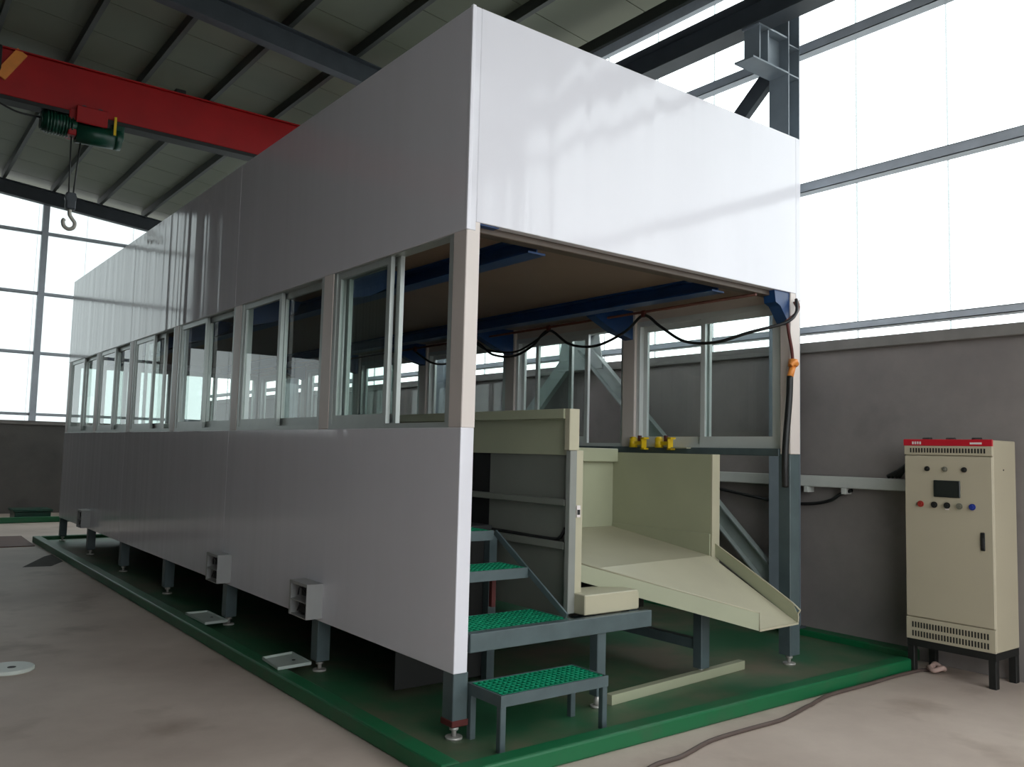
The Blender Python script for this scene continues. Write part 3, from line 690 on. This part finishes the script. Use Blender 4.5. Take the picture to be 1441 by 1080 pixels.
# ------------------------------------------------------------------ control cabinet
X0, X1, Y0, Y1, CZ0, CZ1 = 3.70, 4.07, -1.05, -.43, .20, 1.645
cc = thing('control_cabinet', 'tall cream control cabinet with red header standing at the grey wall', 'cabinet', (3.89, -.74, G))
obj('body', one((X0+.018, Y0, CZ0), (X1, Y1, CZ1), bev=.006), 'cabinet', cc)
obj('header_panel', one((X0, Y0, 1.535), (X0+.018, Y1, CZ1), bev=.003), 'cabinet', cc)
rs = obj('red_strip', one((X0-.004, Y0-.003, 1.602), (X0+.012, Y1+.003, CZ1+.004), bev=.002), 'cabred', cc)
def slots(bm, rows, n=26):
    for z0, z1 in rows:
        for i in range(n):
            y = Y1-.05-(Y1-Y0-.10)*i/(n-1); B(bm, (X0-.002, y-.005, z0), (X0+.004, y+.005, z1))
obj('vent_slots', lambda bm: slots(bm, [(1.552, 1.585)]), 'dark', cc, kind='stuff')
def marks(bm):
    for i in range(4): B(bm, (X0-.0055, Y1-.075-.018*i, 1.612), (X0-.0045, Y1-.063-.018*i, 1.632))
    B(bm, (X0-.0055, Y0+.065, 1.614), (X0-.0045, Y0+.145, 1.628))
obj('faded_print', marks, 'print', rs)
dr = obj('door', one((X0, Y0+.003, .362), (X0+.017, Y1-.003, 1.528), bev=.004), 'cabinet', cc)
obj('screen', lambda bm: B(bm, (X0-.012, -.835, 1.235), (X0, -.648, 1.355), bev=.004), 'screen', dr)
obj('screen_glass', one((X0-.014, -.818, 1.25), (X0-.011, -.665, 1.34)), 'screen', dr)
for y, m in ((-.602, 'dark'), (-.729, 'greybtn'), (-.863, 'dark')):
    obj('indicator_lamp', lambda bm, y=y: (cyl(bm, (X0, y, 1.435), (X0-.012, y, 1.435), .018, 14), cyl(bm, (X0-.012, y, 1.435), (X0-.02, y, 1.435), .014, 14, .008)), m, dr)
for y, m in ((-.551, 'redbtn'), (-.649, 'dark'), (-.740, 'dark'), (-.826, 'greybtn'), (-.914, 'bluebtn')):
    obj('push_button', lambda bm, y=y: (cyl(bm, (X0, y, 1.178), (X0-.010, y, 1.178), .022, 16), cyl(bm, (X0-.010, y, 1.178), (X0-.024, y, 1.178), .015, 14)), m, dr)
obj('button_label', one((X0-.003, -.753, 1.146), (X0, -.727, 1.156)), 'print', dr)
obj('handle', lambda bm: (B(bm, (X0-.010, -.995, .882), (X0, -.965, 1.008), bev=.004), B(bm, (X0-.016, -.988, .90), (X0-.010, -.972, .97), bev=.002)), 'dark', dr)
obj('lower_panel', one((X0, Y0, CZ0), (X0+.018, Y1, .355), bev=.003), 'cabinet', cc)
obj('vent_slots', lambda bm: slots(bm, [(.285, .325), (.222, .262)]), 'dark', cc, kind='stuff')
for y in (-.58, -.75, -.93): obj('lifting_eye', lambda bm, y=y: cyl(bm, (X0+.05, y-.03, CZ1+.002), (X0+.05, y+.03, CZ1+.002), .016, 10), 'dark', cc)
def plinth(bm):
    B(bm, (X0+.006, Y0+.004, CZ0-.05), (X1-.002, Y0+.04, CZ0)); B(bm, (X0+.006, Y1-.04, CZ0-.05), (X1-.002, Y1-.004, CZ0))
    B(bm, (X0+.006, Y0+.04, CZ0-.05), (X0+.04, Y1-.04, CZ0)); B(bm, (X1-.04, Y0+.04, CZ0-.05), (X1-.002, Y1-.04, CZ0))
obj('base_frame', plinth, 'dark', cc)
for x in (X0+.006, X1-.052):
    for y in (Y0+.004, Y1-.054): obj('leg', one((x, y, G), (x+.05, y+.05, CZ0-.05), bev=.003), 'dark', cc)
obj('side_screw', lambda bm: cyl(bm, (3.87, Y0, 1.44), (3.87, Y0-.003, 1.44), .006, 8), 'dark', cc)
cord = [(3.93, -.60, -.028), (3.80, -.52, -.028), (3.70, -.50, -.028), (3.4, -.49, -.028), (3.06, -.50, -.028), (2.615, -.50, -.028), (2.42, -.53, -.028), (2.30, -.56, -.028), (2.21, -.575, -.028), (1.95, -.63, -.028), (1.80, -.645, -.028), (1.55, -.640, -.028), (1.23, -.65, -.028), (.92, -.72, -.028), (.67, -.74, -.028), (.3, -.9, -.028), (-.2, -1.2, -.028)]
tag(obj('floor_cable', lambda bm: tube(bm, cord, .012, 8), mat('grey_brown_cable', (84, 70, 64), 0.6)), 'dark cable snaking across the concrete floor from the control cabinet', 'cable')
tag(obj('cable_coil', lambda bm: (tube(bm, [(3.84, -.52, -.02), (3.79, -.55, 0.0), (3.76, -.60, -.01), (3.80, -.64, .01), (3.86, -.62, -.01), (3.84, -.57, .02), (3.78, -.58, .015)], .018, 8),), mat('pinkish_cable_ends', (186, 158, 148), 0.6)), 'pale cable ends bunched on the floor at the cabinet foot', 'cable')

# ------------------------------------------------------------------ things on the floor at the left
ds = thing('white_disc', 'white round lid with a dark centre hole lying on the concrete floor', 'lid', (-1.59, 2.885, G))
obj('lid', lambda bm: (cyl(bm, (-1.59, 2.885, G), (-1.59, 2.885, G+.018), .155, 36), cyl(bm, (-1.59, 2.885, G+.018), (-1.59, 2.885, G+.024), .155, 36, .145)), 'disc', ds)
obj('hole', lambda bm: cyl(bm, (-1.575, 2.86, G+.022), (-1.575, 2.86, G+.026), .026, 16), 'dark', ds)
tag(obj('floor_plate', lambda bm: prism(bm, [(-2.6, 10.35), (-.34, 10.25), (-.31, 11.75), (-2.6, 11.95)], 2, G, G+.012), 'brownmat'), 'dark brown plate lying on the floor beyond the far curb corner', 'plate')
gc = obj('green_curb', one((-6.5, 14.25, G), (.9, 14.37, .06), bev=.01), 'curb'); tag(gc, 'green painted curb on the floor along the far wall', 'curb')
tag(obj('green_crate', lambda bm: (B(bm, (-.05, 14.5, G), (.55, 15.1, .14), bev=.01), B(bm, (-.08, 14.47, .14), (.58, 15.13, .18), bev=.01)), 'hoistgreen'), 'dark green low box behind the far green curb', 'box')

for k, q in enumerate(([(-.75, 8.0), (-.45, 8.35), (.0, 8.95), (-.20, 9.0), (-.31, 8.9), (-.52, 8.5)], )):
    q = [(-.80, 8.05), (-.50, 8.0), (-.30, 8.4), (-.295, 9.2), (-.42, 9.0), (-.60, 8.55)]
    obj('oil_stain', lambda bm: prism(bm, q, 2, G, G+.0015), mat('dark_oil_stain', (58, 50, 42), 0.75, spec=0.2), bpy.data.objects['floor'])

# members outside the photographed view belong to the shell of the hall
for o in list(COL.objects):
    if o.get('label') in ('dark steel rafter on the near braced column', 'dark steel rafter behind the viewer', 'dark grey H column on the right wall behind the viewer', 'dark crane runway beam along the left wall'):
        for k in ('label', 'category', 'group'):
            if k in o: del o[k]
        o['kind'] = 'structure'
